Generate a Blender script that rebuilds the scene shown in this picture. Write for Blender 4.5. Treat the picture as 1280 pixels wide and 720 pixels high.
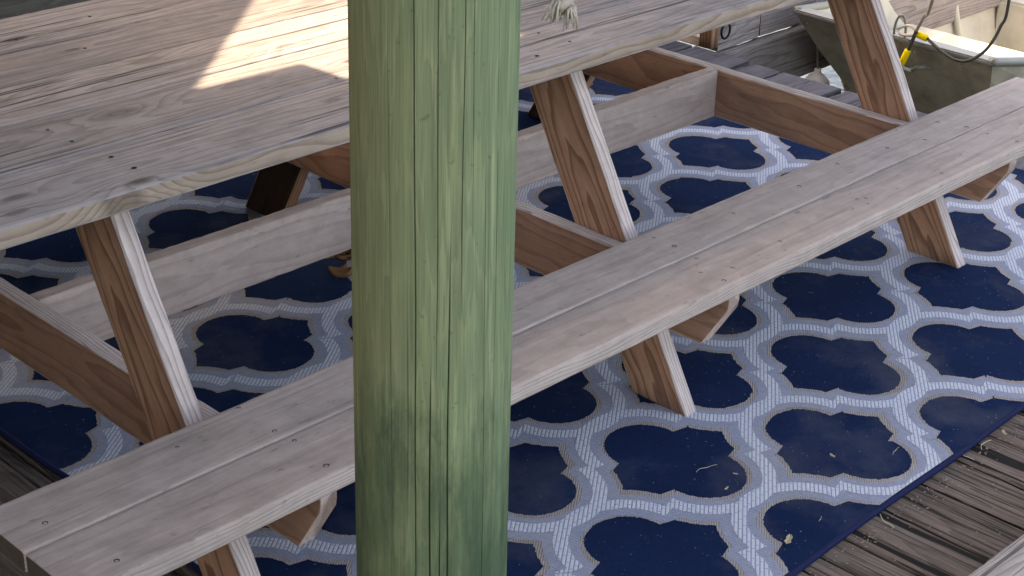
import bpy, bmesh, math, random
import numpy as np
from mathutils import Vector, Matrix, noise
from mathutils.geometry import tessellate_polygon

random.seed(7); rng = np.random.default_rng(7)
scene = bpy.context.scene
for o in list(bpy.data.objects): bpy.data.objects.remove(o)
C = scene.collection
R = math.radians

# ------------------------------------------------------------------ camera, world, sun, exposure
F_PX, PITCH, ROLL, YAW = 2042.7, 0.4526, 0.0263, 0.8025
fw = Vector((math.sin(YAW)*math.cos(PITCH), math.cos(YAW)*math.cos(PITCH), -math.sin(PITCH)))
rt = Vector((math.cos(YAW), -math.sin(YAW), 0)); up = rt.cross(fw)
rt2 = math.cos(ROLL)*rt + math.sin(ROLL)*up; up2 = -math.sin(ROLL)*rt + math.cos(ROLL)*up
cd = bpy.data.cameras.new('camera'); cam = bpy.data.objects.new('camera', cd); C.objects.link(cam)
m = Matrix((rt2, up2, -fw)).transposed().to_4x4(); m.translation = Vector((-2.4414, -1.7688, 1.8519))
cam.matrix_world = m
cd.sensor_width = 36; cd.lens = F_PX/1280*36; cd.clip_start = .05; cd.clip_end = 3000
scene.camera = cam

SUN_DIR = Vector((-.40, .50, .77)).normalized()          # towards the sun
elev = math.asin(SUN_DIR.z); azim = math.atan2(SUN_DIR.x, SUN_DIR.y)
world = bpy.data.worlds.new('World'); scene.world = world; world.use_nodes = True
wn = world.node_tree.nodes; wl = world.node_tree.links
sky = wn.new('ShaderNodeTexSky'); sky.sky_type = 'NISHITA'; sky.sun_disc = False
sky.sun_elevation = elev; sky.sun_rotation = azim; sky.dust_density = 4.0; sky.ozone_density = .6; sky.air_density = .8
wl.new(sky.outputs[0], wn['Background'].inputs[0]); wn['Background'].inputs[1].default_value = .15
sd = bpy.data.lights.new('sun', 'SUN'); sd.energy = 2.0; sd.angle = R(.53); sd.color = (1, .93, .82)
sun = bpy.data.objects.new('sun', sd); C.objects.link(sun); sun.location = (0, 0, 12)
sun.rotation_euler = SUN_DIR.to_track_quat('Z', 'Y').to_euler()
vs = scene.view_settings; vs.view_transform = 'Standard'; vs.look = 'None'; vs.gamma = 1; vs.exposure = 3.0
vs.use_white_balance = True; vs.white_balance_temperature = 8900; vs.white_balance_tint = 15   # camera set for open shade
vs.use_curve_mapping = False
scene.render.engine = 'CYCLES'; scene.cycles.max_bounces = 5; scene.cycles.diffuse_bounces = 3; scene.cycles.use_adaptive_sampling = True; scene.cycles.adaptive_threshold = .02

# ------------------------------------------------------------------ helpers
def tag(o, label=None, cat=None, group=None, kind=None):
    if label: o['label'] = label
    if cat: o['category'] = cat
    if group: o['group'] = group
    if kind: o['kind'] = kind
    return o
def empty(name, loc):
    o = bpy.data.objects.new(name, None); C.objects.link(o); o.location = loc; o.empty_display_size = .1
    return o
def attach(o, parent):
    if parent is not None:
        o.parent = parent; o.matrix_parent_inverse = Matrix.Translation(-parent_loc(parent))
    return o
def parent_loc(p): return p.matrix_basis.translation if p.parent is None else p['_w'] if '_w' in p else p.matrix_basis.translation
def from_data(name, verts, faces, mats, parent=None, smooth=False, fm=None, matrix=None):
    me = bpy.data.meshes.new(name); me.from_pydata([tuple(v) for v in verts], [], faces)
    for mt in (mats if isinstance(mats, (list, tuple)) else [mats]): me.materials.append(mt)
    if fm is not None: me.polygons.foreach_set('material_index', fm)
    if smooth: me.polygons.foreach_set('use_smooth', [True]*len(me.polygons))
    me.update()
    o = bpy.data.objects.new(name, me); C.objects.link(o)
    if matrix is not None: o.matrix_basis = matrix
    return attach(o, parent)
def from_bm(name, bm, mats, parent=None, smooth=False, matrix=None):
    me = bpy.data.meshes.new(name); bm.to_mesh(me); bm.free()
    for mt in (mats if isinstance(mats, (list, tuple)) else [mats]): me.materials.append(mt)
    if smooth: me.polygons.foreach_set('use_smooth', [True]*len(me.polygons))
    o = bpy.data.objects.new(name, me); C.objects.link(o)
    if matrix is not None: o.matrix_basis = matrix
    return attach(o, parent)
def frame(ax, ay, az, loc):
    mt = Matrix((Vector(ax), Vector(ay), Vector(az))).transposed().to_4x4(); mt.translation = Vector(loc); return mt

class NT:
    def __init__(s, name):
        s.m = bpy.data.materials.new(name); s.m.use_nodes = True
        s.t = s.m.node_tree; s.n = s.t.nodes; s.b = s.n['Principled BSDF']
        s.b.inputs['Specular IOR Level'].default_value = .10
    def put(s, sock, v):
        if hasattr(v, 'bl_idname') or isinstance(v, bpy.types.NodeSocket): s.t.links.new(v, sock)
        elif v is not None:
            try: sock.default_value = v
            except Exception: sock.default_value = (*v, 1)
    def math(s, op, a, b=None, c=None, clamp=False):
        n = s.n.new('ShaderNodeMath'); n.operation = op; n.use_clamp = clamp
        for i, v in enumerate((a, b, c)):
            if v is not None: s.put(n.inputs[i], v)
        return n.outputs[0]
    def vmath(s, op, a, b=None):
        n = s.n.new('ShaderNodeVectorMath'); n.operation = op
        s.put(n.inputs[0], a)
        if b is not None: s.put(n.inputs[1], b)
        return n.outputs[0]
    def noise(s, vec, scale, detail=4, rough=.55, dist=0):
        n = s.n.new('ShaderNodeTexNoise'); s.put(n.inputs['Vector'], vec)
        n.inputs['Scale'].default_value = scale; n.inputs['Detail'].default_value = detail
        n.inputs['Roughness'].default_value = rough; n.inputs['Distortion'].default_value = dist
        return n.outputs[0]
    def ramp(s, fac, stops):
        n = s.n.new('ShaderNodeValToRGB'); s.put(n.inputs[0], fac)
        e = n.color_ramp.elements
        while len(e) < len(stops): e.new(.5)
        for i, (p, c) in enumerate(stops):
            e[i].position = p; e[i].color = (*c, 1) if isinstance(c, (tuple, list)) else (c, c, c, 1)
        return n.outputs[0]
    def mix(s, fac, a, b, mode='MIX'):
        n = s.n.new('ShaderNodeMix'); n.data_type = 'RGBA'; n.blend_type = mode
        s.put(n.inputs[0], fac); s.put(n.inputs[6], a); s.put(n.inputs[7], b); return n.outputs[2]
    def coord(s, which='Object'):
        return s.n.new('ShaderNodeTexCoord').outputs[which]
    def sep(s, v):
        n = s.n.new('ShaderNodeSeparateXYZ'); s.put(n.inputs[0], v); return n.outputs
    def comb(s, x, y, z):
        n = s.n.new('ShaderNodeCombineXYZ')
        for i, v in enumerate((x, y, z)): s.put(n.inputs[i], v)
        return n.outputs[0]
    def rand(s): return s.n.new('ShaderNodeObjectInfo').outputs['Random']
    def bump(s, h, strength=.4, dist=.002, normal=None):
        n = s.n.new('ShaderNodeBump'); n.inputs['Strength'].default_value = strength; n.inputs['Distance'].default_value = dist
        s.put(n.inputs['Height'], h)
        if normal is not None: s.put(n.inputs['Normal'], normal)
        return n.outputs[0]
    def done(s, col, rough=.8, normal=None):
        s.put(s.b.inputs['Base Color'], col); s.put(s.b.inputs['Roughness'], rough)
        if normal is not None: s.put(s.b.inputs['Normal'], normal)
        return s.m

def wood(name, early, late, grey, grey_amt=.5, ring=120, ring_amt=.6, dark=(.05, .035, .025), stain=.5, crack=.0, fib=.5,
         pith=(.05, -.12), rough=.82, bump=.5, knots=.6, tone=.16, klist=(), foot=0, cw=0):
    """solid timber: growth rings around a pith that runs along local x, so faces, edges and ends agree"""
    t = NT(name); co = t.coord(); rd = t.rand()
    off = t.comb(t.math('MULTIPLY', rd, 43.7), t.math('MULTIPLY', rd, 11.3), t.math('MULTIPLY', rd, 7.9))
    P = t.vmath('ADD', co, off)
    sx, sy, sz = t.sep(co)
    w1 = t.noise(t.vmath('MULTIPLY', P, (1.5, 7, 7)), 1.0, 3, .5)
    w2 = t.noise(t.vmath('MULTIPLY', P, (6, 30, 30)), 1.0, 2, .5)
    rd2 = t.math('FRACT', t.math('MULTIPLY', rd, 17.31)); rd3 = t.math('FRACT', t.math('MULTIPLY', rd, 91.7))
    yy = t.math('ADD', sy, t.math('MULTIPLY', t.math('SUBTRACT', rd2, .5), pith[0]))
    zz = t.math('ADD', sz, t.math('MULTIPLY_ADD', rd3, pith[1], pith[1]*.35))
    r = t.math('SQRT', t.math('ADD', t.math('MULTIPLY', yy, yy), t.math('MULTIPLY', zz, zz)))
    r = t.math('ADD', r, t.math('MULTIPLY', t.math('SUBTRACT', w1, .5), .085))
    r = t.math('ADD', r, t.math('MULTIPLY', t.math('SUBTRACT', w2, .5), .006))
    r = t.math('ADD', r, t.math('MULTIPLY', sx, .012))
    # knots : cells far apart, rings swirl round them
    vo = t.n.new('ShaderNodeTexVoronoi'); vo.feature = 'F1'; vo.inputs['Scale'].default_value = 1
    t.put(vo.inputs['Vector'], t.vmath('MULTIPLY', P, (2.4, 5.5, .8))); vo.inputs['Randomness'].default_value = 1
    kd = vo.outputs['Distance']
    sel = t.math('GREATER_THAN', t.sep(vo.outputs['Color'])[0], 1-knots)
    kin = t.math('MULTIPLY', t.math('SUBTRACT', 1, t.math('DIVIDE', kd, .36), clamp=True), sel)
    r = t.math('ADD', r, t.math('MULTIPLY', t.math('MULTIPLY', kin, kin), .055))
    hearts = []
    for (kx, ky, kr, kk) in klist:
        ex = t.math('DIVIDE', t.math('SUBTRACT', sx, kx), 2.6); ey = t.math('SUBTRACT', t.math('ADD', sy, t.math('MULTIPLY', t.math('SUBTRACT', w2, .5), kr*.9)), ky)
        e_ = t.math('DIVIDE', t.math('SQRT', t.math('ADD', t.math('MULTIPLY', ex, ex), t.math('MULTIPLY', ey, ey))), kr)
        q_ = t.math('SUBTRACT', 1, t.math('DIVIDE', e_, 4.0), clamp=True)
        r = t.math('ADD', r, t.math('MULTIPLY', t.math('MULTIPLY', q_, q_), kr*2.4))
        hearts.append((t.ramp(e_, [(.55, 1), (1.0, 0)]), kk))
    rg = t.math('FRACT', t.math('MULTIPLY', r, ring))
    rg = t.ramp(rg, [(0, 0.0), (.55, .25), (.88, 1.0), (.97, .85), (1, 0)])
    fb = t.noise(t.vmath('MULTIPLY', P, (5, 330, 330)), 1.0, 3, .65)
    fb2 = t.noise(t.vmath('MULTIPLY', P, (1.6, 70, 70)), 1.0, 4, .6)
    col = t.mix(t.math('MULTIPLY', rg, ring_amt), early, late)
    ga = t.noise(P, 2.2, 5, .6)
    gf = t.math('MULTIPLY', t.ramp(ga, [(.25, .55), (.7, 1.0)]), grey_amt)
    gcol = t.mix(t.math('MULTIPLY', rg, ring_amt*.85), grey, tuple(g*.52 for g in grey))
    col = t.mix(gf, col, gcol)
    # per-board tone
    tn = t.math('MULTIPLY_ADD', rd2, tone*2, 1-tone)
    col = t.mix(1.0, col, t.comb(tn, tn, tn), 'MULTIPLY')
    # fibre streaks
    fs = t.math('MULTIPLY_ADD', t.math('ADD', t.math('MULTIPLY', fb, .55), t.math('MULTIPLY', fb2, .75)), fib*1.6, 1-fib*1.05)
    col = t.mix(1.0, col, t.comb(fs, fs, fs), 'MULTIPLY')
    # knot hearts
    kh = t.math('MULTIPLY', t.ramp(kd, [(.04, 1), (.10, 0)]), sel)
    col = t.mix(t.math('MULTIPLY', kh, .8), col, dark)
    for hf, kk in hearts: col = t.mix(t.math('MULTIPLY', hf, kk), col, dark)
    if foot: col = t.mix(t.math('MULTIPLY', t.ramp(t.math('ADD', sx, t.math('MULTIPLY', t.math('SUBTRACT', fb2, .5), .16)), [(.0, 1), (.085, 0)]), foot), col, (.03, .024, .018))
    # blotchy stains, drawn out along the grain
    st = t.noise(t.vmath('MULTIPLY', P, (1.8, 7, 7)), 1.3, 6, .62, .6)
    sf = t.math('MULTIPLY', t.ramp(st, [(.52, 0), (.72, 1)]), stain)
    col = t.mix(sf, col, t.mix(.5, dark, grey, 'MIX'))
    sp = t.ramp(t.noise(t.vmath('MULTIPLY', P, (30, 90, 90)), 1, 2), [(.66, 0), (.76, 1)])
    col = t.mix(t.math('MULTIPLY', sp, .38), col, dark)
    mo = t.math('MULTIPLY_ADD', t.noise(P, 17, 7, .72), .62, .69)
    col = t.mix(1.0, col, t.comb(mo, mo, mo), 'MULTIPLY')
    h = t.math('ADD', t.math('MULTIPLY', fb2, .9), t.math('MULTIPLY', fb, .7))
    if crack > 0:
        ck = t.noise(t.vmath('MULTIPLY', P, (1.1, 42, 42)), 1.0, 3, .6, .25)
        cm = t.ramp(ck, [(.335+cw, 1), (.40+cw, 0)])
        ck2 = t.noise(t.vmath('MULTIPLY', P, (2.5, 120, 120)), 1.0, 2, .6, .2)
        cm2 = t.ramp(ck2, [(.30+cw, 1), (.38+cw, 0)])
        cm = t.math('MAXIMUM', cm, t.math('MULTIPLY', cm2, .7))
        col = t.mix(t.math('MULTIPLY', cm, crack), col, (.012, .010, .009))
        h = t.math('SUBTRACT', h, t.math('MULTIPLY', cm, 2.5*crack))
    return t.done(col, rough, t.bump(h, bump, .0022))

def plain(name, col, rough=.6, metal=0, var=.15, scale=30, bump=.1, dirt=None, dirt_amt=.5):
    t = NT(name); co = t.coord()
    n = t.noise(co, scale, 5, .6); n2 = t.noise(co, scale*.22, 5, .6)
    f = t.math('MULTIPLY_ADD', t.math('ADD', n, n2), var, 1-var)
    c = t.mix(1, col, t.comb(f, f, f), 'MULTIPLY')
    if dirt: c = t.mix(t.math('MULTIPLY', t.ramp(n2, [(.42, 0), (.66, 1)]), dirt_amt), c, dirt)
    t.b.inputs['Metallic'].default_value = metal
    return t.done(c, rough, t.bump(n, bump, .002))

W = {}
TOPK = dict(stain=.85, crack=.75, fib=.42, knots=.40, ring=66, ring_amt=.60)
def top_mat(i, kl): return wood('weathered_tabletop_%d' % i, (.31, .25, .205), (.122, .092, .076), (.315, .292, .296), .88, klist=kl, **TOPK)
TOPM = [top_mat(0, [(.36, .0, .014, .55), (.33, -.055, .011, .5), (1.05, .02, .012, .3)]),
        top_mat(1, [(.70, .03, .028, .38), (1.23, -.02, .013, .7), (2.05, .03, .016, .5)]),
        top_mat(2, [(.55, .03, .030, .35), (.92, .055, .020, .4), (1.8, -.04, .014, .5)]),
        top_mat(3, [(.84, .02, .009, .8), (1.5, .0, .014, .5)]),
        top_mat(4, [(.80, -.045, .015, .9), (1.2, .03, .012, .5)])]
W['seat'] = wood('weathered_seat', (.39, .305, .245), (.21, .152, .118), (.385, .325, .292), .86, ring=70, ring_amt=.28, stain=.60, fib=.24, knots=.35, crack=.14, tone=.05, bump=.35)
W['edge'] = wood('pale_edge', (.52, .43, .38), (.24, .175, .14), (.55, .475, .445), .75, ring=125, ring_amt=1.0, stain=.18, fib=.35, knots=.2, tone=.06)
W['sedge'] = wood('seat_edge', (.41, .335, .285), (.20, .15, .12), (.41, .355, .33), .75, ring=150, ring_amt=.75, stain=.45, fib=.4, knots=.3, tone=.05)
W['brown'] = wood('sheltered_brown', (.46, .255, .155), (.20, .095, .055), (.38, .225, .15), .30, foot=.75, ring=85, ring_amt=.95, stain=.35, fib=.35, knots=.35, tone=.10)
W['beam'] = wood('sheltered_beam', (.37, .205, .130), (.19, .098, .062), (.31, .19, .135), .45, ring=80, ring_amt=.65, stain=.45, fib=.35, knots=.4, tone=.10)
W['far'] = wood('far_leg_shade_brown', (.075, .045, .03), (.035, .02, .014), (.07, .05, .038), .3, ring=85, ring_amt=.6, stain=.5)  # far legs' shade painted in as a darker brown
W['stringer'] = wood('tan_stringer', (.47, .36, .30), (.30, .215, .17), (.45, .37, .335), .75, ring=70, ring_amt=.4, stain=.22, fib=.28, knots=.25, tone=.05)
W['tedge'] = wood('tabletop_edge', (.33, .255, .195), (.16, .105, .07), (.30, .25, .21), .5, ring=90, ring_amt=.7, stain=.45, fib=.35, knots=.5, klist=[(.50, -.10, .02, .5)])
W['end'] = wood('dark_end_grain', (.10, .075, .055), (.05, .035, .025), (.09, .075, .06), .5, ring=160, ring_amt=.6, stain=.5, fib=.4)
W['deck'] = wood('weathered_deck', (.170, .130, .102), (.070, .050, .038), (.145, .118, .100), .7, cw=.06, ring=100, ring_amt=.7, stain=.65, crack=1.0, fib=.75, knots=.4, tone=.16, bump=.8)
W['walk'] = wood('bleached_walkway', (.085, .08, .085), (.045, .042, .044), (.085, .085, .10), .85, ring=100, ring_amt=.5, stain=.4, crack=.6, fib=.5, knots=.2, tone=.12)
W['rail'] = wood('grey_rail_timber', (.33, .29, .25), (.17, .14, .12), (.33, .30, .275), .85, ring=120, ring_amt=.8, stain=.3, crack=.7, fib=.6, tone=.06)
W['pier'] = wood('pier_timber', (.31, .26, .23), (.17, .13, .11), (.31, .275, .26), .75, ring=70, ring_amt=.75, stain=.5, crack=.6, fib=.6, tone=.15)
W['fence'] = wood('greenish_board', (.13, .12, .10), (.08, .07, .055), (.12, .115, .10), .7, ring=80, ring_amt=.6, stain=.6, crack=.4, fib=.5, tone=.2)
MET = plain('rusty_screw', (.035, .028, .024), .55, .6, .3, 300)

_plank_cache = {}
def plank(name, L, Wd, T, mats, parent, matrix, e0=None, e1=None, rad=.004, wear=.0012, ns=None, taper=None, bow=(0, 0), seed=None, ny=5, corner_edge=False):
    """a board: local x along, y across the width, z through the thickness. mats = (broad, edge, end)"""
    rs = np.random.default_rng(seed if seed is not None else random.randrange(1 << 30))
    hw, ht = Wd/2, T/2
    prof = []; kind = []                                   # kind of the face that starts at this point
    def corner(cx, cy, a0):
        for k in range(4):
            a = a0 + k*math.pi/6; prof.append((cx+rad*math.cos(a), cy+rad*math.sin(a))); kind.append(2 if k < 3 else None)
    in_ = rad*2.2
    # go round: +y edge, top(+z), -y edge, bottom(-z)
    def flat(p0, p1, k, n):
        kind[-1] = k
        for i in range(n):
            f = i/(n-1) if n > 1 else .5
            prof.append((p0[0]+(p1[0]-p0[0])*f, p0[1]+(p1[1]-p0[1])*f)); kind.append(k)
    corner(hw-rad, ht-rad, 0)
    flat((hw-in_, ht), (-hw+in_, ht), 0, ny)
    corner(-hw+rad, ht-rad, math.pi/2)
    flat((-hw, ht-in_), (-hw, -ht+in_), 1, 2)
    corner(-hw+rad, -ht+rad, math.pi)
    flat((-hw+in_, -ht), (hw-in_, -ht), 0, ny)
    corner(hw-rad, -ht+rad, 1.5*math.pi)
    flat((hw, -ht+in_), (hw, ht-in_), 1, 2)
    npf = len(prof); ns = ns or max(8, int(L/.04))
    ts = np.linspace(0, 1, ns)
    ts = np.concatenate([[0], [min(.5, .003/L)], ts[1:-1], [1-min(.5, .003/L)], [1]]); ns = len(ts)
    wv = np.cumsum(rs.normal(0, 1, (4, ns)), axis=1); wv -= wv.mean(1, keepdims=True); wv /= (np.abs(wv).max(1, keepdims=True)+1e-9)
    V = []
    for i, t in enumerate(ts):
        k = 1.0
        if i in (0, ns-1): k = 1-.0025/max(hw, .01)
        tp = 1 if taper is None else 1+(taper-1)*t
        for (y, z) in prof:
            e = wv[0, i] if y > 0 else wv[1, i]
            ez = wv[2, i] if z > 0 else wv[3, i]
            cr = (abs(y)/hw)**4
            yy = y*k*tp + wear*e*cr; zz = z*(1-.06*(k < 1)) + wear*.5*ez*(abs(z)/ht)*cr
            if abs(y) > hw-rad*1.01 and abs(z) > ht-rad*1.01:
                n_ = rs.normal(0, wear*.35); yy += n_; zz += n_*.6*np.sign(z)
            x0 = (e0(y*tp) if e0 else 0); x1 = L+(e1(y*tp) if e1 else 0)
            s = math.sin(math.pi*t)
            V.append((x0+(x1-x0)*t, yy+bow[0]*s, zz+bow[1]*s))
    Fc = []; fm = []
    for i in range(ns-1):
        for j in range(npf):
            a = i*npf+j; b = i*npf+(j+1) % npf
            Fc.append((a, a+npf, b+npf, b))
            kk = kind[j]; fm.append(1 if kk == 1 or (corner_edge and kk == 2) else 0)
    Fc.append(tuple(range(npf))); fm.append(2)
    Fc.append(tuple((ns-1)*npf+j for j in reversed(range(npf)))); fm.append(2)
    o = from_data(name, V, Fc, list(mats), parent, True, fm, matrix)
    o.data.polygons[len(Fc)-1].use_smooth = False; o.data.polygons[len(Fc)-2].use_smooth = False
    return o

def tube(pts, rad, n=10, bm=None, cap=True):
    """swept round tube through pts; rad may be a list"""
    bm = bm or bmesh.new(); pts = [Vector(p) for p in pts]; rr = rad if isinstance(rad, (list, tuple)) else [rad]*len(pts)
    t0 = (pts[1]-pts[0]).normalized(); u = t0.orthogonal().normalized(); rings = []
    for i, p in enumerate(pts):
        t = (pts[min(i+1, len(pts)-1)]-pts[max(i-1, 0)]).normalized()
        u = (u - t*u.dot(t)).normalized(); v = t.cross(u)
        rings.append([bm.verts.new(p+rr[i]*(math.cos(2*math.pi*k/n)*u+math.sin(2*math.pi*k/n)*v)) for k in range(n)])
    for a, b in zip(rings, rings[1:]):
        for k in range(n): bm.faces.new((a[k], a[(k+1) % n], b[(k+1) % n], b[k]))
    if cap: bm.faces.new(rings[0][::-1]); bm.faces.new(rings[-1])
    return bm
def spline(P, n=8):
    P = [Vector(p) for p in P]; out = []
    for i in range(len(P)-1):
        a, b, c, d = P[max(i-1, 0)], P[i], P[i+1], P[min(i+2, len(P)-1)]
        for k in range(n):
            t = k/n
            out.append(.5*((2*b)+(c-a)*t+(2*a-5*b+4*c-d)*t*t+(3*b-a-3*c+d)*t**3))
    out.append(P[-1]); return out
def bbox(bm, x0, x1, y0, y1, z0, z1):
    vs = [bm.verts.new((x, y, z)) for x in (x0, x1) for y in (y0, y1) for z in (z0, z1)]
    for f in ((0, 1, 3, 2), (4, 6, 7, 5), (0, 4, 5, 1), (2, 3, 7, 6), (0, 2, 6, 4), (1, 5, 7, 3)): bm.faces.new([vs[i] for i in f])
    return bm

# ------------------------------------------------------------------ setting : water, deck, walkway
def water():
    t = NT('harbour_water'); co = t.coord()
    n = t.noise(co, 3.0, 4, .55); n2 = t.noise(co, 11, 3, .5)
    t.b.inputs['IOR'].default_value = 1.33; t.b.inputs['Specular IOR Level'].default_value = .5
    m_ = t.done((.035, .045, .035), .06, t.bump(t.math('ADD', n, t.math('MULTIPLY', n2, .3)), .35, .05))
    s = 900
    o = from_data('water', [(-s, -s, -.62), (s, -s, -.62), (s, s, -.62), (-s, s, -.62)], [(0, 1, 2, 3)], m_)
    tag(o, kind='structure')
water()

deck = tag(empty('dock_deck', (0, .9, 0)), kind='structure')
tk = .038; x = -2.62; k = 0
while x < 1.88:
    w_ = .138+random.uniform(-.003, .003)
    gz = random.uniform(-.004, .0)
    plank('deck_plank', 2.70, w_, tk, (W['deck'], W['deck'], W['end']), deck,
          frame((0, 1, 0), (-1, 0, 0), (0, 0, 1), (x+w_/2, -.70+random.uniform(-.01, .01), -tk/2+gz)), wear=.003, rad=.006, ns=70, seed=100+k)
    x += w_+random.uniform(.004, .010); k += 1
for yj in (-.6, .3, 1.2, 1.85):                              # joists
    plank('deck_joist', 4.9, .18, .05, (W['pier'], W['pier'], W['end']), deck, frame((1, 0, 0), (0, 0, 1), (0, -1, 0), (-2.62, yj, -.135)), ns=20)
walk = tag(empty('walkway', (2.09, .6, 0)), kind='structure')
y = -.70; k = 0
while y < 1.98:
    w_ = .126+random.uniform(-.004, .004)
    plank('walkway_plank', .385, w_, tk, (W['walk'], W['walk'], W['end']), walk,
          frame((1, 0, 0), (0, 1, 0), (0, 0, 1), (1.905+random.uniform(-.012, .012), y+w_/2, -tk/2+random.uniform(-.004, .002))), wear=.003, rad=.006, ns=24, seed=300+k)
    y += w_+random.uniform(.007, .014); k += 1
plank('walkway_beam', 2.5, .18, .05, (W['pier'], W['pier'], W['end']), walk, frame((0, 1, 0), (0, 0, 1), (1, 0, 0), (2.22, -.7, -.135)), ns=20)

curb = plank('curb_timber', 4.7, .14, .09, (W['rail'], W['rail'], W['end']), None, frame((1, 0, 0), (0, 1, 0), (0, 0, 1), (-2.6, -.728, .042)), rad=.008, wear=.003, ns=120)
tag(curb, 'pale grey weathered timber along the front edge of the dock, bottom right corner', 'timber')

# ------------------------------------------------------------------ the picnic table
T = .038
ZB, ZT, YT, YC = .412, .80, .425, .94
XL, XM, XR = -1.070, .0956, 1.2445
LY0, LS, LW = .127, .5525, .139
ZBT, BH = .372, .1416
XE0, XE1 = -1.493, 1.70
table = tag(empty('picnic_table', (.1, YC, .013)), 'long weathered wooden picnic table with attached benches standing on the navy rug', 'picnic table')
# tabletop planks
yb = [YT, .6245, .826, 1.02, 1.218, 1.432]
for i in range(5):
    w_ = yb[i+1]-yb[i]-(.003 if i in (1,) else .005)
    plank('tabletop_plank', 3.30, w_, T, (TOPM[i], W['tedge'] if i == 0 else TOPM[i], W['end']), table,
          frame((1, 0, 0), (0, 1, 0), (0, 0, 1), (-1.60+random.uniform(-.006, .006), (yb[i]+yb[i+1])/2, ZT-T/2-random.uniform(0, .002))), wear=.0011, rad=.0045, ns=160, seed=20+i, ny=7)
# seats: near pair and far pair
g_ = .005
def seat(y0, y1, tp=None, seed=0):
    plank('seat_plank', XE1-XE0, y1-y0, T, (W['seat'], W['sedge'], W['end']), table,
          frame((1, 0, 0), (0, 1, 0), (0, 0, 1), (XE0, (y0+y1)/2, ZB-T/2)), wear=.0009, rad=.0055, ns=160, taper=tp, seed=seed, ny=6)
seat(0, .1437, None, 41); seat(.1458, .2885, .985, 42)
seat(2*YC-.291, 2*YC-.149, None, 43); seat(2*YC-.143, 2*YC, None, 44)
nrm = math.sqrt(1+LS*LS)
def leg(xc, far, seed):
    sg = -1 if far else 1
    d = Vector((0, sg*LS, 1))/nrm; w_ = Vector((0, sg, -LS))/nrm       # w points inwards
    z_ = d.cross(w_)
    zbot, ztop = .0125, ZT-T-.001
    lwn = LW; yo = LY0 if not far else 2*YC-LY0
    # centre-line point at floor: outer edge + half the width
    base = Vector((xc, yo, 0)) + w_*(lwn/2)
    # local x such that z = const :  z = base.z + x/nrm - LS*y/nrm
    e = lambda zz: (lambda yy: (zz-base.z)*nrm + LS*yy)
    e0 = e(zbot); e1f = e(ztop)
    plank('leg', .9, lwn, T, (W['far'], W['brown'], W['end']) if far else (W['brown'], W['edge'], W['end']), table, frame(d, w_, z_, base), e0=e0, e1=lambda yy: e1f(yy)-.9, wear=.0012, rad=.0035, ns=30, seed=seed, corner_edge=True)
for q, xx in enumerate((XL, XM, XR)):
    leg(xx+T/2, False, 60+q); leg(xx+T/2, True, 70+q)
def crossbeam(xc, seed):
    ln = 2*YC-.02*2
    def cut(s):                                              # vertical for the upper 45 mm, then cut back to the underside
        def f(yy):
            d_ = max(0, (BH/2-yy)-.035)
            return s*d_*.60
        return f
    plank('crossbeam', ln, BH, T-.001, (W['beam'], W['edge'], W['stringer']), table, frame((0, 1, 0), (0, 0, 1), (1, 0, 0), (xc, .02, ZBT-BH/2)),
          e0=cut(1), e1=cut(-1), wear=.0012, rad=.0035, ns=60, seed=seed, ny=9, corner_edge=True)
crossbeam(XL+1.5*T+.0005, 80); crossbeam(XM-.5*T-.0005, 81); crossbeam(XR-.5*T-.0005, 82)
def stringer(x0, x1, seed):
    plank('stringer', x1-x0, BH, T, (W['stringer'], W['stringer'], W['end']), table, frame((1, 0, 0), (0, 0, 1), (0, -1, 0), (x0, .953+T/2, ZBT-BH/2-.001)), wear=.002, rad=.004, ns=60, seed=seed)
stringer(XL+2*T+.001, XM-T-.002, 90); stringer(XM+.0005, XR-T-.001, 91)
for xx in (XL+1.5*T, XM-.5*T, XR-.5*T):
    plank('top_cleat', .56, .088, T-.001, (W['beam'], W['beam'], W['end']), table, frame((0, 1, 0), (0, 0, 1), (1, 0, 0), (xx, .66, ZT-T-.046)), ns=20)
# screw heads and nail holes
bm = bmesh.new()
def screw(x, y, z, r=.0042, nz=1):
    r *= random.uniform(.75, 1.25); a = random.uniform(0, 6)
    vv = [bm.verts.new((x+r*math.cos(a+k*.785)*random.uniform(.85, 1.15), y+r*math.sin(a+k*.785), z+.0006)) for k in range(8)]
    c_ = bm.verts.new((x, y, z-.0012))
    for k in range(8): bm.faces.new((vv[k], vv[(k+1) % 8], c_))
for (x, y) in [(-1.429, .194), (-1.002, .275), (-1.004, .171), (-.999, .124), (-1.01, .027), (-1.404, .035), (.569, .216), (.325, .221), (.089, .197), (.074, .125), (.278, .058), (.027, .075), (.094, .046), (.032, .019), (.604, .08), (.599, .047), (.756, .238), (.94, .217), (1.199, .232), (1.224, .162), (1.061, .184), (.892, .033), (.624, .069), (1.227, .02), (-1.153, .24), (.09, .255), (1.22, .1)]:
    screw(x, y, ZB, .0048)
for (x, y) in [(-.733, 1.127), (.055, .584), (.062, .498), (-.063, .475), (-.603, 1.314), (-.468, .639), (-.808, 1.269), (-1.03, .50), (-1.03, .57), (.10, .70), (.10, .78), (-1.04, .68), (-1.04, .76), (1.2, .5), (1.2, .58), (-.2, .56)]:
    screw(x, y, ZT, .0046)
tag(from_bm('screw_head', bm, MET, table), kind='stuff')

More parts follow.
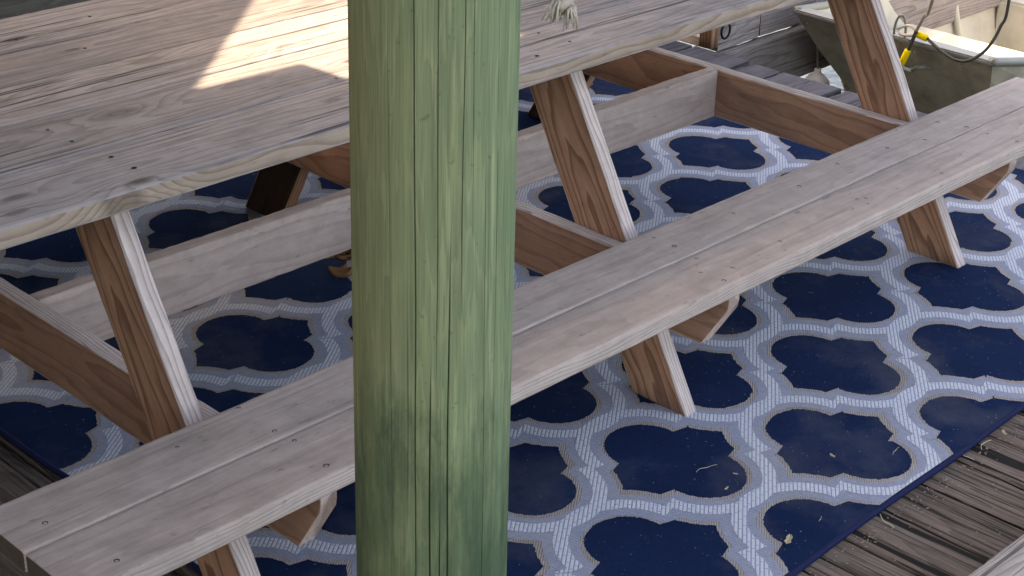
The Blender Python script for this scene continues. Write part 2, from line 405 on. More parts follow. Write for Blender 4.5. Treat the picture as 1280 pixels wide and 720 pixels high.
# ------------------------------------------------------------------ the rug
HX, HY, OX, OY = .3055, .2075, -.0585, .038
RX0, RX1, RY0, RY1 = -1.005, 2.035, -.372, 2.02
RTH = .011; RANG = R(1.3)
def rug_h(x, y):
    return .0026*noise.noise(Vector((x*2.1, y*2.1, 3))) + .0012*noise.noise(Vector((x*6, y*6, 9)))
def rug_map(x, y, z):
    fy = max(0, 1-abs(y-RY0)/.25); fx = max(0, 1-abs(x-RX0)/.25)
    y2 = y+fy*.008*noise.noise(Vector((x*2.6, 1.7, 0))); x2 = x+fx*.010*noise.noise(Vector((y*2.6, 5.1, 0)))
    px_, py_ = x2-OX, y2-OY
    c_, s_ = math.cos(RANG), math.sin(RANG)
    return (OX+c_*px_-s_*py_, OY+s_*px_+c_*py_, z+rug_h(x, y)+.0020)
def cloth(name, col, col2, uvscale, bump=.6, lint=0.0, stripe=0.0):
    t = NT(name); co = t.coord()
    s = t.sep(t.vmath('MULTIPLY', co, uvscale))
    n = t.noise(co, 900, 2, .6); nb = t.noise(co, 5, 5, .6); nm = t.noise(co, 120, 3, .6)
    f = t.math('MULTIPLY_ADD', t.math('ADD', n, nm), .45, .55)
    c = t.mix(1, t.mix(t.ramp(nb, [(.35, 0), (.65, 1)]), col, col2), t.comb(f, f, f), 'MULTIPLY')
    h = n
    if stripe:
        w_ = t.math('SINE', t.math('ADD', s[0], t.math('MULTIPLY', s[1], 1.0)))
        w_ = t.math('MULTIPLY_ADD', w_, .5, .5)
        sf = t.math('MULTIPLY_ADD', w_, stripe, 1-stripe*.6)
        c = t.mix(1, c, t.comb(sf, sf, sf), 'MULTIPLY'); h = t.math('ADD', n, w_)
    if lint:
        l = t.ramp(t.noise(co, 160, 1, .5), [(.76, 0), (.785, 1)])
        c = t.mix(t.math('MULTIPLY', l, lint), c, (.35, .35, .38))
    dz = t.ramp(t.noise(co, 2.3, 6, .65), [(.5, 0), (.75, 1)])
    c = t.mix(t.math('MULTIPLY', dz, .30), c, (.16, .155, .14))
    t.b.inputs['Specular IOR Level'].default_value = .02
    return t.done(c, .95, t.bump(h, bump, .0012))
NAVY = cloth('navy_weave', (.0060, .0158, .048), (.0080, .0200, .058), (1, 1, 1), .6, .5)
OUTL = cloth('grey_outline_weave', (.31, .295, .29), (.275, .24, .205), (-760, 1010, 0), .8, 0, .22)
PERI = cloth('periwinkle_weave', (.25, .28, .36), (.285, .305, .36), (520, 1180, 0), .8, 0, .24)
PALE = cloth('pale_stitch_weave', (.42, .455, .56), (.44, .46, .53), (1, 1, 1), .6)
BIND = plain('navy_binding', (.010, .016, .055), .9, 0, .25, 400, .3)
rug = tag(empty('rug', (.5, .8, .0)), 'large navy blue outdoor rug with pale trellis pattern under the picnic table', 'rug')
def rug_grid(name, x0, x1, y0, y1, z, mat, step=.02):
    nx = int((x1-x0)/step)+1; ny = int((y1-y0)/step)+1; V = []; Fc = []
    for i in range(nx+1):
        for j in range(ny+1): V.append(rug_map(x0+(x1-x0)*i/nx, y0+(y1-y0)*j/ny, z))
    for i in range(nx):
        for j in range(ny):
            a = i*(ny+1)+j; Fc.append((a, a+ny+1, a+ny+2, a+1))
    return from_data(name, V, Fc, mat, rug, True)
rug_grid('rug_field', RX0, RX1, RY0, RY1, RTH-.002, NAVY)
# bound hem, a rounded roll round the border
def hem():
    bm = bmesh.new(); pts = []
    cs = [(RX0, RY0), (RX1, RY0), (RX1, RY1), (RX0, RY1), (RX0, RY0)]
    for (a, b), (c_, d) in zip(cs, cs[1:]):
        n = 80
        for k in range(n): pts.append(Vector(rug_map(a+(c_-a)*k/n, b+(d-b)*k/n, RTH-.0055)))
    pts.append(pts[0]); tube(pts, .0062, 8, bm, False); return from_bm('hem', bm, BIND, rug, True)
hem()
def clip(bm, lim):
    x0, x1, y0, y1 = lim
    for co, no in (((x0, 0, 0), (-1, 0, 0)), ((x1, 0, 0), (1, 0, 0)), ((0, y0, 0), (0, -1, 0)), ((0, y1, 0), (0, 1, 0))):
        g = bm.verts[:]+bm.edges[:]+bm.faces[:]
        bmesh.ops.bisect_plane(bm, geom=g, plane_co=co, plane_no=no, clear_outer=True)
LC, RI, RO, RC = .0745, .092, .190, .1395                     # lobe centre above the cell centre; inner, outer and mid radius of its band
def outer_r(th):
    ph = abs(math.pi/2-th); dd = .265
    if math.sin(ph) < RI/dd: return min(RO, dd*math.cos(ph)-math.sqrt(max(0, RI*RI-(dd*math.sin(ph))**2)))
    return RO
def trellis(name, inset, z, mat, jag, rope=False):
    bm = bmesh.new(); uvl = bm.loops.layers.uv.new('UVMap'); n = 84
    for i in range(-5, 9):
        for j in range(-4, 13):
            if (i+j) % 2: continue
            cx, cy = OX+i*HX, OY+j*HY
            for sy in (1, -1):
                zz = z+(.00014 if sy > 0 else 0)
                ri = RI+inset if not rope else RC-.0155; rows = []
                jj = rng.normal(0, jag, (n, 3)); px, py = rng.normal(0, .0016, 2)
                for k in range(n):
                    f = k/(n-1); row = []; prev = None
                    for q in range(4):
                        g = q/3
                        # the end cuts slant from 0 deg at the inner to 21 deg at the outer radius
                        th0 = math.radians(21)*((ri+(RO-ri)*g if not rope else RC+.031*(g-.5))-RI)/(RO-RI)
                        th = th0+(math.pi-2*th0)*f
                        ro = (outer_r(th)-inset) if not rope else RC+.0155
                        r = ri+(ro-ri)*g+(jj[k, 0] if q == 0 else jj[k, 1] if q == 3 else 0)
                        row.append((bm.verts.new((cx+px+r*math.cos(th), cy+py+sy*(LC+r*math.sin(th)), zz)), r*th, r))
                    rows.append(row)
                for k in range(n-1):
                    for q in range(3):
                        c4 = (rows[k][q], rows[k+1][q], rows[k+1][q+1], rows[k][q+1])
                        fc = bm.faces.new([v[0] for v in c4])
                        for lp, v in zip(fc.loops, c4): lp[uvl].uv = (v[1], v[2])
                if sy > 0:                            # the little step that joins this lobe's rope to the next one's
                    for sx in (-1, 1):
                        e_ = 0 if sx > 0 else n-1
                        a, b = rows[e_][0][0].co.copy(), rows[e_][3][0].co.copy(); m_ = Vector((cx+px+sx*HX/2, cy+py+HY/2, 0))
                        c_, d = 2*m_-a, 2*m_-b
                        vs4 = [bm.verts.new((p.x, p.y, z+.00024)) for p in (a, d, c_, b)]
                        fc = bm.faces.new(vs4)
                        for lp, uv_ in zip(fc.loops, ((0, ri), (.02, ri), (.02, .16), (0, .16))): lp[uvl].uv = uv_
    clip(bm, (RX0+.004, RX1-.004, RY0+.006, RY1-.004))
    for v in bm.verts: v.co = rug_map(*v.co)
    for f in bm.faces:
        f.normal_update()
        if f.normal.z < 0: f.normal_flip()
    return from_bm(name, bm, mat, rug)
trellis('trellis_outline', 0, RTH-.0013, OUTL, .0009)
trellis('trellis_band', .0115, RTH-.0008, PERI, .0007)
def stitch_mat():
    t = NT('pale_stitches'); co = t.coord()
    jit = t.vmath('MULTIPLY', t.vmath('SUBTRACT', t.noise(co, 60, 2, .5), (.5, .5, .5)), (.0016, .0016, 0))
    x_, y_, _ = t.sep(t.vmath('ADD', co, jit)); c_, s_ = .800, .600
    u = t.math('DIVIDE', t.math('SUBTRACT', t.math('MULTIPLY', y_, c_), t.math('MULTIPLY', x_, s_)), .0086)      # across the strokes
    v = t.math('DIVIDE', t.math('ADD', t.math('MULTIPLY', x_, c_), t.math('MULTIPLY', y_, s_)), .034)           # along them
    fu = t.math('FRACT', u); idx = t.math('FLOOR', u)
    fv = t.math('FRACT', t.math('ADD', v, t.math('MULTIPLY', idx, .37)))
    mu = t.ramp(fu, [(0, 0), (.12, 1), (.68, 1), (.82, 0)]); mv = t.ramp(fv, [(0, 0), (.07, 1), (.93, 1), (1, 0)])
    m_ = t.math('MULTIPLY', mu, mv); n = t.noise(co, 700, 2, .6); nb = t.noise(co, 4, 4, .6)
    pale = t.mix(t.ramp(nb, [(.35, 0), (.65, 1)]), (.45, .49, .55), (.47, .495, .53))
    c = t.mix(m_, (.30, .33, .41), pale); f = t.math('MULTIPLY_ADD', n, .5, .75)
    c = t.mix(1, c, t.comb(f, f, f), 'MULTIPLY')
    return t.done(c, .95, t.bump(t.math('ADD', m_, t.math('MULTIPLY', n, .3)), .9, .0014))
trellis('trellis_stitching', 0, RTH-.0002, stitch_mat(), .0006, True)

# ------------------------------------------------------------------ the round post
PX, PY = -1.308, -.55
def post():
    t = NT('green_treated_timber'); co = t.coord()
    x_, y_, z_ = t.sep(co)
    P = co
    w1 = t.noise(t.vmath('MULTIPLY', P, (14, 14, 1.5)), 1, 4, .55)
    w2 = t.noise(t.vmath('MULTIPLY', P, (60, 60, 2.5)), 1, 4, .6)
    fb = t.noise(t.vmath('MULTIPLY', P, (380, 380, 7)), 1, 4, .7)
    r = t.math('ADD', t.math('MULTIPLY', t.math('SUBTRACT', w1, .5), .20), t.math('MULTIPLY', t.math('SUBTRACT', w2, .5), .02))
    rg = t.ramp(t.math('FRACT', t.math('MULTIPLY', r, 62)), [(0, .1), (.5, .3), (.86, 1), (.96, .75), (1, .1)])
    lg = t.noise(t.vmath('MULTIPLY', P, (5, 5, 1.4)), 1.2, 4, .6)
    base = t.mix(t.ramp(lg, [(.35, 0), (.65, 1)]), (.116, .142, .068), (.150, .155, .078))
    # bluer green to the right, yellower to the left: side light painted in
    sd_ = t.math('MULTIPLY_ADD', t.math('ADD', t.math('MULTIPLY', x_, .72), t.math('MULTIPLY', y_, -.70)), 5.2, .5, clamp=True)
    base = t.mix(t.math('MULTIPLY', sd_, .75), base, (.118, .180, .106))
    c = t.mix(t.math('MULTIPLY', rg, .34), base, (.25, .265, .14))
    fs = t.math('MULTIPLY_ADD', t.math('ADD', fb, t.math('MULTIPLY', w2, .6)), 1.05, .17)
    c = t.mix(1, c, t.comb(fs, fs, fs), 'MULTIPLY')
    pale = t.ramp(t.noise(t.vmath('MULTIPLY', P, (130, 130, 4)), 1, 2, .5), [(.66, 0), (.72, 1)])
    c = t.mix(t.math('MULTIPLY', pale, .26), c, (.36, .38, .22))
    dirt = t.noise(t.vmath('MULTIPLY', P, (15, 15, 4.5)), 1, 6, .70)
    # damp algae stain low on the post, ragged at its upper edge and patchy within
    edge_ = t.math('SUBTRACT', t.math('MULTIPLY_ADD', dirt, .55, .66), z_)
    low = t.math('MULTIPLY', t.math('MULTIPLY', edge_, 9.0, clamp=True), t.ramp(t.noise(t.vmath('MULTIPLY', P, (26, 26, 6)), 1, 5, .65), [(.30, .25), (.62, 1)]))
    c = t.mix(t.math('MULTIPLY', low, .88), c, (.034, .062, .036))
    kv = t.n.new('ShaderNodeTexVoronoi'); t.put(kv.inputs['Vector'], t.vmath('MULTIPLY', P, (9, 9, 5.5))); kv.inputs['Scale'].default_value = 1
    kn = t.math('MULTIPLY', t.ramp(kv.outputs['Distance'], [(.03, 1), (.11, .6), (.15, 0)]), t.math('GREATER_THAN', t.sep(kv.outputs['Color'])[0], .55))
    c = t.mix(t.math('MULTIPLY', kn, .55), c, (.33, .32, .21))
    spk = t.ramp(t.noise(P, 95, 2, .6), [(.68, 0), (.74, 1)]); c = t.mix(t.math('MULTIPLY', spk, .4), c, (.06, .07, .04))
    # inside of the drying checks: set by a mesh attribute
    at = t.n.new('ShaderNodeAttribute'); at.attribute_name = 'check'
    c = t.mix(t.math('MULTIPLY', at.outputs['Fac'], .85), c, (.018, .022, .012))
    M = t.done(c, .78, t.bump(t.math('ADD', fb, t.math('MULTIPLY', rg, .5)), .35, .0014))
    na, nz = 1600, 240
    th = np.linspace(0, 2*np.pi, na, endpoint=False); zz = np.linspace(-.95, 2.52, nz)
    TH, ZZ = np.meshgrid(th, zz)
    rad = .0935-.0045*(ZZ-.4)/1.2
    rad = rad+.0012*np.sin(2*TH+1.1+.5*ZZ)+.0008*np.sin(3*TH+2*ZZ)+.0005*np.sin(7*TH-3*ZZ)
    ck = np.zeros_like(rad)
    r2 = np.random.default_rng(5)
    view = math.atan2(-1.7688-PY, -2.4414-PX)
    lst = [(-.66, -.2, 1.30, .55), (-.37, 1.02, 2.5, .7), (-.19, .3, 1.16, 1.1), (-.02, .92, 1.9, .55), (.05, .3, 1.02, 1.25), (.21, .2, 2.3, .85), (.30, .75, 1.12, .5), (.55, .6, 2.0, .45), (-.85, .7, 2.4, .4), (-.50, 1.1, 2.4, .45), (-.08, .4, .84, .9)]
    for _ in range(70):
        z0 = r2.uniform(.3, 1.9); lst.append((r2.uniform(-math.pi, math.pi), z0, z0+r2.uniform(.05, .35), r2.uniform(.10, .45)))
    for (a0, z0, z1, s) in lst:
        a = view-a0
        wob = .022*np.sin(zz*1.9+a0*9)+.010*np.sin(zz*6+a0*5)+.004*np.sin(zz*19+a0*31)
        env = np.clip(np.minimum(zz-z0, z1-zz)/.12, 0, 1)
        dth = (TH-(a+wob)[:, None]+np.pi) % (2*np.pi)-np.pi
        wdt = .0048*(.5+.7*s)*(.35+.65*env)
        g = np.exp(-(dth/wdt[:, None])**2)*env[:, None]*min(1, s)
        ck = np.maximum(ck, g)
    rad = rad-.0048*ck
    V = np.c_[(rad*np.cos(TH)).ravel(), (rad*np.sin(TH)).ravel(), ZZ.ravel()]
    i = np.arange(na*(nz-1)); j = i % na; b = i-j
    Fc = np.c_[i, b+(j+1) % na, b+na+(j+1) % na, i+na]
    me = bpy.data.meshes.new('post'); me.vertices.add(len(V)); me.vertices.foreach_set('co', V.ravel())
    me.loops.add(len(Fc)*4); me.loops.foreach_set('vertex_index', Fc.ravel().astype(np.int32))
    me.polygons.add(len(Fc)); me.polygons.foreach_set('loop_start', np.arange(0, len(Fc)*4, 4, dtype=np.int32))
    me.polygons.foreach_set('use_smooth', np.ones(len(Fc), bool))
    me.update(calc_edges=True); me.validate()
    a_ = me.attributes.new('check', 'FLOAT', 'POINT'); a_.data.foreach_set('value', ck.ravel().astype(np.float32))
    me.materials.append(M)
    o = bpy.data.objects.new('post', me); C.objects.link(o); o.location = (PX, PY, 0)
    tag(o, 'thick round green pressure-treated post with vertical cracks in the foreground', 'post')
post()

# ------------------------------------------------------------------ roof over the dock (above the frame; it shades the table)
ROOF_Z = 2.55
def to_roof(x, y, z):                                        # where the sun ray through a point meets the roof
    k = (ROOF_Z-z)/SUN_DIR.z; return (x+SUN_DIR.x*k, y+SUN_DIR.y*k)
ROOF_MAT = wood('roof_boards', (.24, .19, .15), (.14, .10, .08), (.22, .19, .17), .6)
def roof():
    root = tag(empty('dock_roof', (0, 1.5, ROOF_Z)), 'wooden shade roof over the dock with an opening shaped for the tabletop sun patch', 'roof')
    outer = [(-4.2, -.74), (1.98, -.74), (1.98, 5.2), (-4.2, 5.2)]
    gap = [to_roof(x, y, ZT) for x, y in [(-.722, .768), (-.462, .760), (-.454, .60), (.02, .60), (.02, 1.30), (-.140, 1.30)]]  # unseen opening, shaped to drop the sun patch on the tabletop
    vs_ = [Vector((*p, 0)) for p in outer]; hs = [Vector((*p, 0)) for p in gap]
    tri = tessellate_polygon([vs_, hs]); al = vs_+hs; n = len(al)
    V = [(p.x, p.y, ROOF_Z) for p in al]+[(p.x, p.y, ROOF_Z+.008) for p in al]
    Fc = [tuple(t_) for t_ in tri]+[tuple(i+n for i in reversed(t_)) for t_ in tri]
    for lo, k in ((0, 4), (4, len(gap))):
        for i in range(k):
            a, b = lo+i, lo+(i+1) % k; Fc.append((a, b, b+n, a+n))
    from_data('roof_panel', V, Fc, ROOF_MAT, root)
    for xx in (-3.9, -2.7, -1.85, 0.25, 1.5):
        plank('rafter', 6.0, .14, .05, (ROOF_MAT, ROOF_MAT, W['end']), root, frame((0, 1, 0), (0, 0, 1), (1, 0, 0), (xx, -.76, ROOF_Z-.073)), ns=12)
    for yy in (2.52, 2.93, 3.30, 3.75):  # unseen slats added to stripe the boat's inside with shadow
        plank('shadow_slat', 1.1, .13, .04, (ROOF_MAT, ROOF_MAT, W['end']), root, frame((1, 0, 0), (0, 1, 0), (0, 0, 1), (1.56, yy, ROOF_Z+.03)), ns=8)
    for yy in (-.55, 4.9):
        plank('roof_beam', 5.9, .18, .08, (ROOF_MAT, ROOF_MAT, W['end']), root, frame((1, 0, 0), (0, 0, 1), (0, -1, 0), (-4.1, yy, ROOF_Z-.236)), ns=12)
roof()

left_blocker = tag(empty('left_light_blocker', (-3.35, 2.0, 0)), 'unseen brown board wall added to block light from the left', 'wall')  # out-of-view boards added to cut the light from the left
for k in range(24):
    plank('wall_board', 3.0, .245, .025, (ROOF_MAT, ROOF_MAT, W['end']), left_blocker, frame((0, 0, 1), (0, 1, 0), (-1, 0, 0), (-3.35, -.9+k*.25, -.5)), ns=8)

# ------------------------------------------------------------------ rope hanging beside the post
def rope():
    t = NT('cotton_rope'); co = t.coord()
    n = t.noise(co, 700, 3, .6)
    M = t.done(t.mix(n, (.24, .21, .165), (.50, .455, .385)), .95, t.bump(n, .8, .001))
    root = tag(empty('rope', (RPX, RPY, 2.38)), 'frayed end of a twisted off-white rope hanging beside the green post', 'rope')
    zb_ = RPZ
    for s in range(3):
        pts = []
        for k in range(220):
            z = 2.38-(2.38-zb_-.012)*k/219
            a = (z*2*math.pi/.052)+s*2.094
            dz = z-zb_; open_ = max(0, 1-dz/.045)
            rr = .0054+.0045*open_
            pts.append((RPX+rr*math.cos(a)+.006*math.sin(z*5), RPY+rr*math.sin(a), z+(.006*s if open_ > 0 else 0)*open_))
        rad = [.0058]*len(pts)
        from_bm('strand', tube(pts, rad, 9), M, root, True)
        # frayed tuft
        bm = bmesh.new(); e = Vector(pts[-1]); dr = (Vector(pts[-1])-Vector(pts[-6])).normalized()*.5+Vector((0, 0, -1))
        for q in range(26):
            v = (dr+Vector((random.uniform(-.55, .55), random.uniform(-.55, .55), random.uniform(-.2, .3)))).normalized()
            st = e-dr.normalized()*.006+Vector((random.uniform(-.005, .005), random.uniform(-.005, .005), .004))
            L_ = random.uniform(.012, .026)
            tube([st, st+v*L_*.5, st+v*L_+Vector((0, 0, -.003))], [.0014, .0012, .0007], 5, bm)
        from_bm('frayed_tuft', bm, M, root, True)
RPX, RPY, RPZ = -1.165, -.60, 1.331
rope()

# ------------------------------------------------------------------ finger pier beyond the walkway
pier = tag(empty('finger_pier', (3.4, 2.2, 0)), 'narrow weathered finger pier beyond the deck end, behind the small boat', 'pier')
plank('side_board', .262, .25, .04, (W['pier'], W['pier'], W['end']), pier, frame((1, 0, 0), (0, 0, 1), (0, -1, 0), (2.388, 1.868, .088)), ns=20, wear=.003, seed=500)
plank('side_board', 2.35, .25, .04, (W['pier'], W['pier'], W['end']), pier, frame((1, 0, 0), (0, 0, 1), (0, -1, 0), (2.653, 1.868, .090)), ns=60, wear=.004, seed=501)
plank('fascia_board', 2.95, .205, .05, (W['pier'], W['pier'], W['end']), pier, frame((1, 0, 0), (0, 0, 1), (0, -1, 0), (2.05, 1.84, -.145)), ns=60, wear=.004, seed=502)
for k in range(16):
    plank('pier_plank', .80, .140, .035, (W['pier'], W['pier'], W['end']), pier, frame((0, 1, 0), (-1, 0, 0), (0, 0, 1), (2.46+k*.15, 1.895, -.022)), ns=16, wear=.003)
plank('pier_beam', 2.95, .205, .05, (W['pier'], W['pier'], W['end']), pier, frame((1, 0, 0), (0, 0, 1), (0, -1, 0), (2.05, 2.66, -.145)), ns=20)
plank('back_board', 2.6, .25, .04, (W['pier'], W['pier'], W['end']), pier, frame((1, 0, 0), (0, 0, 1), (0, -1, 0), (2.4, 2.70, .11)), ns=30)
plank('side_board', 1.5, .22, .04, (W['beam'], W['beam'], W['end']), pier, frame((1, 0, 0), (0, 0, 1), (0, -1, 0), (.83, 2.03, .09)), ns=30, wear=.003, seed=503)
stub = plank('end_post', .34, .045, .06, (W['brown'], W['brown'], W['end']), pier, frame((0, 0, 1), (1, 0, 0), (0, 1, 0), (2.362, 1.872, -.02)), ns=10)
IRON = plain('dark_iron', (.02, .02, .022), .5, .7, .3, 200)
ring_b = bmesh.new(); tube([(2.405+.026*math.cos(a), 1.828, .045+.03*math.sin(a)) for a in np.linspace(0, 2*math.pi, 25)], .0045, 8, ring_b, False)
tag(from_bm('mooring_ring', ring_b, IRON, None, True), 'small dark iron ring hanging on the end of the finger pier', 'ring')
# boards at the far left behind the table
fen = tag(empty('board_wall', (-.2, 3.6, 0)), 'dark greenish board wall behind the far side of the table', 'wall')
for k in range(10):
    plank('wall_board', 4.2, .15, .03, (W['fence'], W['fence'], W['end']), fen, frame((1, 0, 0), (0, 0, 1), (0, -1, 0), (-3.2, 3.25, -.35+.156*k)), ns=30, wear=.003)
for xx in (-2.6, -.9, .8):
    plank('wall_post', 2.1, .09, .09, (W['fence'], W['fence'], W['end']), fen, frame((0, 0, 1), (1, 0, 0), (0, 1, 0), (xx, 3.315, -.95)), ns=10)

# ------------------------------------------------------------------ the small metal boat
HULL = plain('olive_hull_paint', (.36, .325, .25), .5, .1, .35, 40, .15, (.15, .14, .105), .7)
INNER = plain('cream_inner_paint', (.52, .49, .40), .6, .0, .15, 30, .12, (.33, .30, .23), .5)
GUN = plain('grey_gunwale', (.22, .22, .195), .45, .35, .2, 60, .1, (.18, .17, .14), .4)
def boat():
    root = tag(empty('small_boat', (3.9, 1.28, -.62)), 'small flat-bowed metal boat with olive hull and cream inside moored beyond the deck', 'boat')
    # stations along x: (x, half beam at top, half beam at bottom, z gunwale, z bottom)
    yc = 1.28
    st = [(2.665, .42, None, .100), (2.95, .47, None, .055), (3.3, .53, None, .005), (3.8, .58, None, -.06), (4.6, .61, None, -.10), (5.6, .60, None, -.10)]
    bot = [(2.885, .27, -.23), (3.05, .33, -.36), (3.35, .40, -.50), (3.8, .46, -.58), (4.6, .48, -.60), (5.55, .47, -.58)]
    def shell(name, ins, mat, flip):
        V = []; Fc = []
        n = 6
        rows = []
        for (x, hb, _, zg), (xb, hbb, zbm) in zip(st, bot):
            hb -= ins; hbb -= ins; zbm += ins
            x0 = x+ins*(1 if x < 3 else 0); xb0 = xb+ins*(1 if xb < 2.9 else 0)
            row = []
            for s_ in (-1, 1):
                seq = []
                for k in range(5):
                    f = k/4; bulge = .02*math.sin(math.pi*f)
                    seq.append((x0+(xb0-x0)*f, yc+s_*(hb+(hbb-hb)*f+bulge), zg-.002+(zbm-zg)*f))
                row.append(seq)
            rows.append(row[0]+row[1][::-1])
        npr = len(rows[0])
        for rw in rows: V += rw
        for i in range(len(rows)-1):
            for j in range(npr-1):
                a = i*npr+j; f = (a, a+1, a+npr+1, a+npr); Fc.append(f[::-1] if flip else f)
        f = tuple(range(npr)); Fc.append(f if flip else f[::-1])          # bow plate
        f = tuple((len(rows)-1)*npr+k for k in range(npr)); Fc.append(f[::-1] if flip else f)
        return from_data(name, V, Fc, mat, root)
    shell('hull', 0, HULL, False); shell('inner_skin', .014, INNER, True)
    # gunwale rails and bow lip
    for s_ in (-1, 1):
        pts = spline([(x, yc+s_*(hb-.004), zg+.004) for x, hb, _, zg in st], 8)
        from_bm('gunwale', tube(pts, .017, 10), GUN, root, True)
    bm = bmesh.new(); bbox(bm, 2.650, 2.715, yc-.424, yc+.424, .092, .110)
    bmesh.ops.bevel(bm, geom=bm.edges[:], offset=.005, segments=2, affect='EDGES')
    from_bm('bow_lip', bm, GUN, root)
    # small front deck, and bench boxes
    for (x0, x1, hb, z0, z1) in ((3.36, 3.66, .50, -.52, -.16), (4.5, 4.85, .55, -.57, -.22)):
        bm = bmesh.new(); bbox(bm, x0, x1, yc-hb, yc+hb, z0, z1)
        bmesh.ops.bevel(bm, geom=bm.edges[:], offset=.012, segments=2, affect='EDGES')
        from_bm('bench_box', bm, INNER, root)
    # two ribs and bow eye
    for xr_, hb, zg in ((3.05, .47, .03), (4.1, .58, -.08)):
        pts = [(xr_, yc-hb+.01, zg-.03), (xr_+.05, yc-.36, -.36 if xr_ < 3.2 else -.55), (xr_+.05, yc+.36, -.36 if xr_ < 3.2 else -.55), (xr_, yc+hb-.01, zg-.03)]
        from_bm('rib', tube(spline(pts, 6), .016, 8), INNER, root, True)
    arc = [(2.672, 1.245-.024*math.cos(a)*1.0, .11+.075*math.sin(a)**.8 if math.sin(a) > 0 else .105) for a in np.linspace(0.0, math.pi, 17)]
    from_bm('bow_handle', tube(arc, .0048, 8), GUN, root, True)
    pts = [(2.735, 1.135, .0), (2.69, 1.14, .012), (2.675, 1.155, .008), (2.68, 1.175, -.004), (2.70, 1.19, -.012)]
    from_bm('bow_eye', tube(spline(pts, 5), .010, 8), GUN, root, True)
    bm = bmesh.new()                                          # rivets along the bow plate
    for k in range(9):
        y_ = yc-.38+k*.095; c_ = Vector((2.664+.045*.667*.9, y_, .055))
        bmesh.ops.create_uvsphere(bm, u_segments=6, v_segments=4, radius=.0045, matrix=Matrix.Translation(c_))
    tag(from_bm('rivet', bm, HULL, root, True), kind='stuff')
boat()
YEL = plain('yellow_sleeve', (.80, .56, .015), .45, 0, .12, 80)
CAB = plain('dark_cable', (.055, .052, .045), .6, .1, .2, 200)
TAN = plain('tan_line', (.24, .19, .14), .9, 0, .25, 300)
PAL = plain('pale_line', (.42, .39, .33), .9, 0, .25, 300)
def sleeve(a, b, r, parent):
    a, b = Vector(a), Vector(b); d = (b-a)
    from_bm('yellow_sleeve', tube([a, a+d*.04, a+d*.5, a+d*.96, b], [r*.85, r, r, r, r*.85], 12), YEL, parent, True)
xb = 2.645
c1 = tag(empty('mooring_cable', (xb, 1.14, .139)), 'dark cable with horizontal yellow sleeve sagging from the bow handle', 'cable')
from_bm('cable', tube(spline([(xb, 1.115, .134), (xb-.02, 1.04, .108), (xb-.04, .96, .098), (xb-.04, .905, .118), (xb-.02, .865, .165), (xb, .842, .24), (xb, .826, .335), (xb-.05, .82, .8), (xb-.25, .8, 1.6), (1.7, .72, 2.5)], 10), .0058, 8), CAB, c1, True)
sleeve((xb, 1.163, .141), (xb, 1.115, .134), .0125, c1)
from_bm('loop', tube(spline([(xb+.005, 1.16, .140), (xb+.012, 1.19, .158), (xb+.025, 1.225, .150), (xb+.03, 1.255, .130), (xb+.02, 1.235, .118), (xb+.01, 1.19, .126), (xb+.005, 1.16, .138)], 8), .0055, 8), PAL, c1, True)
c2 = tag(empty('mooring_line', (xb, 1.19, .047)), 'tan line with upright yellow sleeve tied to the bow eye', 'line')
sleeve((xb-.012, 1.198, .022), (xb-.008, 1.180, .078), .0125, c2)
from_bm('dark_end', tube(spline([(xb-.008, 1.180, .078), (xb-.01, 1.165, .125), (xb-.01, 1.157, .155)], 8), .0075, 8), CAB, c2, True)
from_bm('line', tube(spline([(xb-.01, 1.157, .155), (xb-.01, 1.135, .21), (xb-.01, 1.11, .275), (xb-.15, .98, .75), (2.2, .8, 1.6), (1.72, .62, 2.5)], 8), .0065, 8), TAN, c2, True)
from_bm('tail', tube(spline([(xb-.012, 1.198, .022), (xb, 1.195, .005), (xb+.03, 1.185, -.008), (xb+.05, 1.18, -.01)], 8), .0065, 8), PAL, c2, True)
# added white capsule standing in for the water glint between deck end and boat
glint_stand_in = tag(empty('water_glint_stand_in', (2.96, 1.765, -.60)), 'white capsule added for the water glint in the gap between deck end and boat', 'glint_stand_in')
WHT = plain('glint_white', (.88, .88, .86), .35, 0, .05)
prf = [(0, -.60), (.03, -.595), (.052, -.57), (.056, -.54), (.056, -.29), (.052, -.26), (.03, -.235), (.014, -.225), (.014, -.21)]
from_bm('glint_capsule', tube([(2.96, 1.765, z) for _, z in prf], [max(r, .002) for r, _ in prf], 18), WHT, glint_stand_in, True)
from_bm('glint_capsule_line', tube([(2.96, 1.765, -.215), (2.96, 1.80, .02), (2.96, 1.815, .12), (2.96, 1.835, .235), (2.96, 1.868, .243)], .004, 6), PAL, glint_stand_in, True)

# ------------------------------------------------------------------ litter
LEAF = plain('dry_leaf_skin', (.42, .36, .24), .8, 0, .3, 120, .3)
BRN = plain('brown_leaf_skin', (.16, .09, .045), .85, 0, .4, 90, .4)
def leaf(name, loc, L, Wd, rz, curl, mat, label, cat='leaf', tilt=0, grp=None):
    n = 9; V = []; Fc = []
    for i in range(n):
        t = i/(n-1); w_ = Wd*math.sin(math.pi*min(1, t*.92+.05))**.8*(.8+.3*math.sin(t*9))
        for j in range(5):
            s = (j-2)/2
            V.append(((t-.5)*L*.85, s*w_*.42, curl*(abs(s)**1.5)*Wd*.6+curl*L*.25*(2*t-1)**2+.001*random.random()))
    for i in range(n-1):
        for j in range(4): a = i*5+j; Fc.append((a, a+5, a+6, a+1))
    mt = Matrix.Translation(loc) @ Matrix.Rotation(rz, 4, 'Z') @ Matrix.Rotation(tilt, 4, 'X')
    o = from_data(name, V, Fc, mat, None, True, None, mt)
    sol = o.modifiers.new('thick', 'SOLIDIFY'); sol.thickness = .0006
    return tag(o, label, cat, grp)
zr = .0145
leaf('dry_leaf', (-.133, -.31, zr), .036, .020, .4, .35, LEAF, 'pale curled dry leaf lying on the navy rug near its front edge')
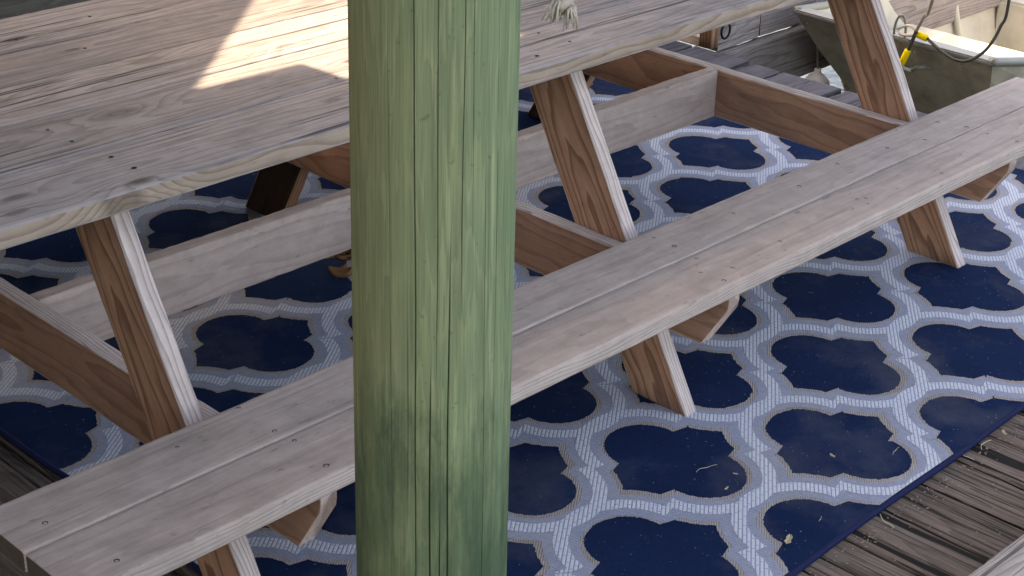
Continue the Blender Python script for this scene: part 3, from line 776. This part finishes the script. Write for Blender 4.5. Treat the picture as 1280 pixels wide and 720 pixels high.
leaf('dry_leaf', (.195, -.187, zr), .016, .009, 1.4, .5, LEAF, 'tiny pale leaf scrap in the middle of a navy cell right of the bench foot')
leaf('dry_leaf', (-.013, -.087, zr), .012, .007, 2.0, .3, LEAF, 'tiny pale crumb on the navy cell in front of the middle bench leg', 'scrap')
leaf('dry_leaf', (-.071, -.109, zr), .016, .007, .2, .3, LEAF, 'small whitish fluff on the navy cell in front of the middle bench leg', 'scrap')
leaf('dry_leaf', (.571, -.385, .004), .022, .012, .9, .4, LEAF, 'small tan leaf on the deck boards against the rug edge at right')
tw = []
def twig(loc, L, rz, bend, mat, label, r=.0006):
    c_, s_ = math.cos(rz), math.sin(rz); pts = []
    for k in range(9):
        t = k/8-.5; u = t*L; v = bend*L*(1-4*t*t); pts.append((loc[0]+c_*u-s_*v, loc[1]+s_*u+c_*v, loc[2]+r+.002*math.sin(k)))
    tag(from_bm('dry_stalk', tube(pts, [r*(.6+.4*math.sin(math.pi*k/8)) for k in range(9)], 6), mat, None, True), label, 'stalk', None)
STR = plain('straw', (.45, .40, .30), .85, 0, .2, 200)
twig((.315, -.269, zr-.001), .035, .2, .1, STR, 'short white stalk on the navy cell nearest the rug edge at right')
twig((-.04, -.032, zr-.001), .055, -.25, .12, STR, 'thin curved stalk on the navy cell in front of the middle bench leg')
twig((-.022, -.308, zr-.001), .018, .3, 0, STR, 'tiny stalk beside the pale leaf near the front rug edge')
twig((.087, -.396, .002), .05, 1.2, .1, STR, 'dry stalk lying across the rug edge onto the deck', .0011)
twig((.438, -.378, .002), .045, 1.0, .3, STR, 'bent straw on the deck beside the rug edge at right', .0011)
twig((.50, -.383, .002), .05, .1, .2, STR, 'curved straw against the rug edge below the tan leaf', .0011)
clump = tag(empty('leaf_clump', (.01, 1.22, .0)), 'crumpled brown dead leaves on the rug beneath the table stringer', 'leaves')
for k in range(9):
    o = leaf('leaf', (.01+random.uniform(-.05, .05), 1.22+random.uniform(-.04, .04), .022+random.uniform(0, .045)), random.uniform(.05, .09), random.uniform(.03, .05), random.uniform(0, 6), random.uniform(.5, 1.1), BRN, None, None, random.uniform(-.9, .9))
    attach(o, clump)

# fine grit: crumbs swept against the rug edge, in the deck gaps and over the rug
GRIT = plain('grit', (.22, .19, .15), .9, 0, .6, 90)
bm = bmesh.new()
def crumb(x, y, z, r):
    bmesh.ops.create_icosphere(bm, subdivisions=1, radius=r, matrix=Matrix.Translation((x, y, z)) @ Matrix.Rotation(random.uniform(0, 6), 4, 'Z') @ Matrix.Diagonal((random.uniform(.7, 2.4), random.uniform(.6, 1), .6, 1)))
for k in range(260):
    crumb(random.uniform(-.3, 1.1), -.383-abs(random.gauss(0, .02)), .001, random.uniform(.0008, .0026))
for k in range(120):
    crumb(random.uniform(-.2, .9), random.uniform(-.65, -.39), .0, random.uniform(.0007, .002))
for k in range(260):
    crumb(random.uniform(-.4, 1.4), random.uniform(-.34, .6), .0135, random.uniform(.0005, .0013))
tag(from_bm('grit', bm, GRIT), 'fine crumbs and grit on the rug and along its front edge', 'grit', None, 'stuff')
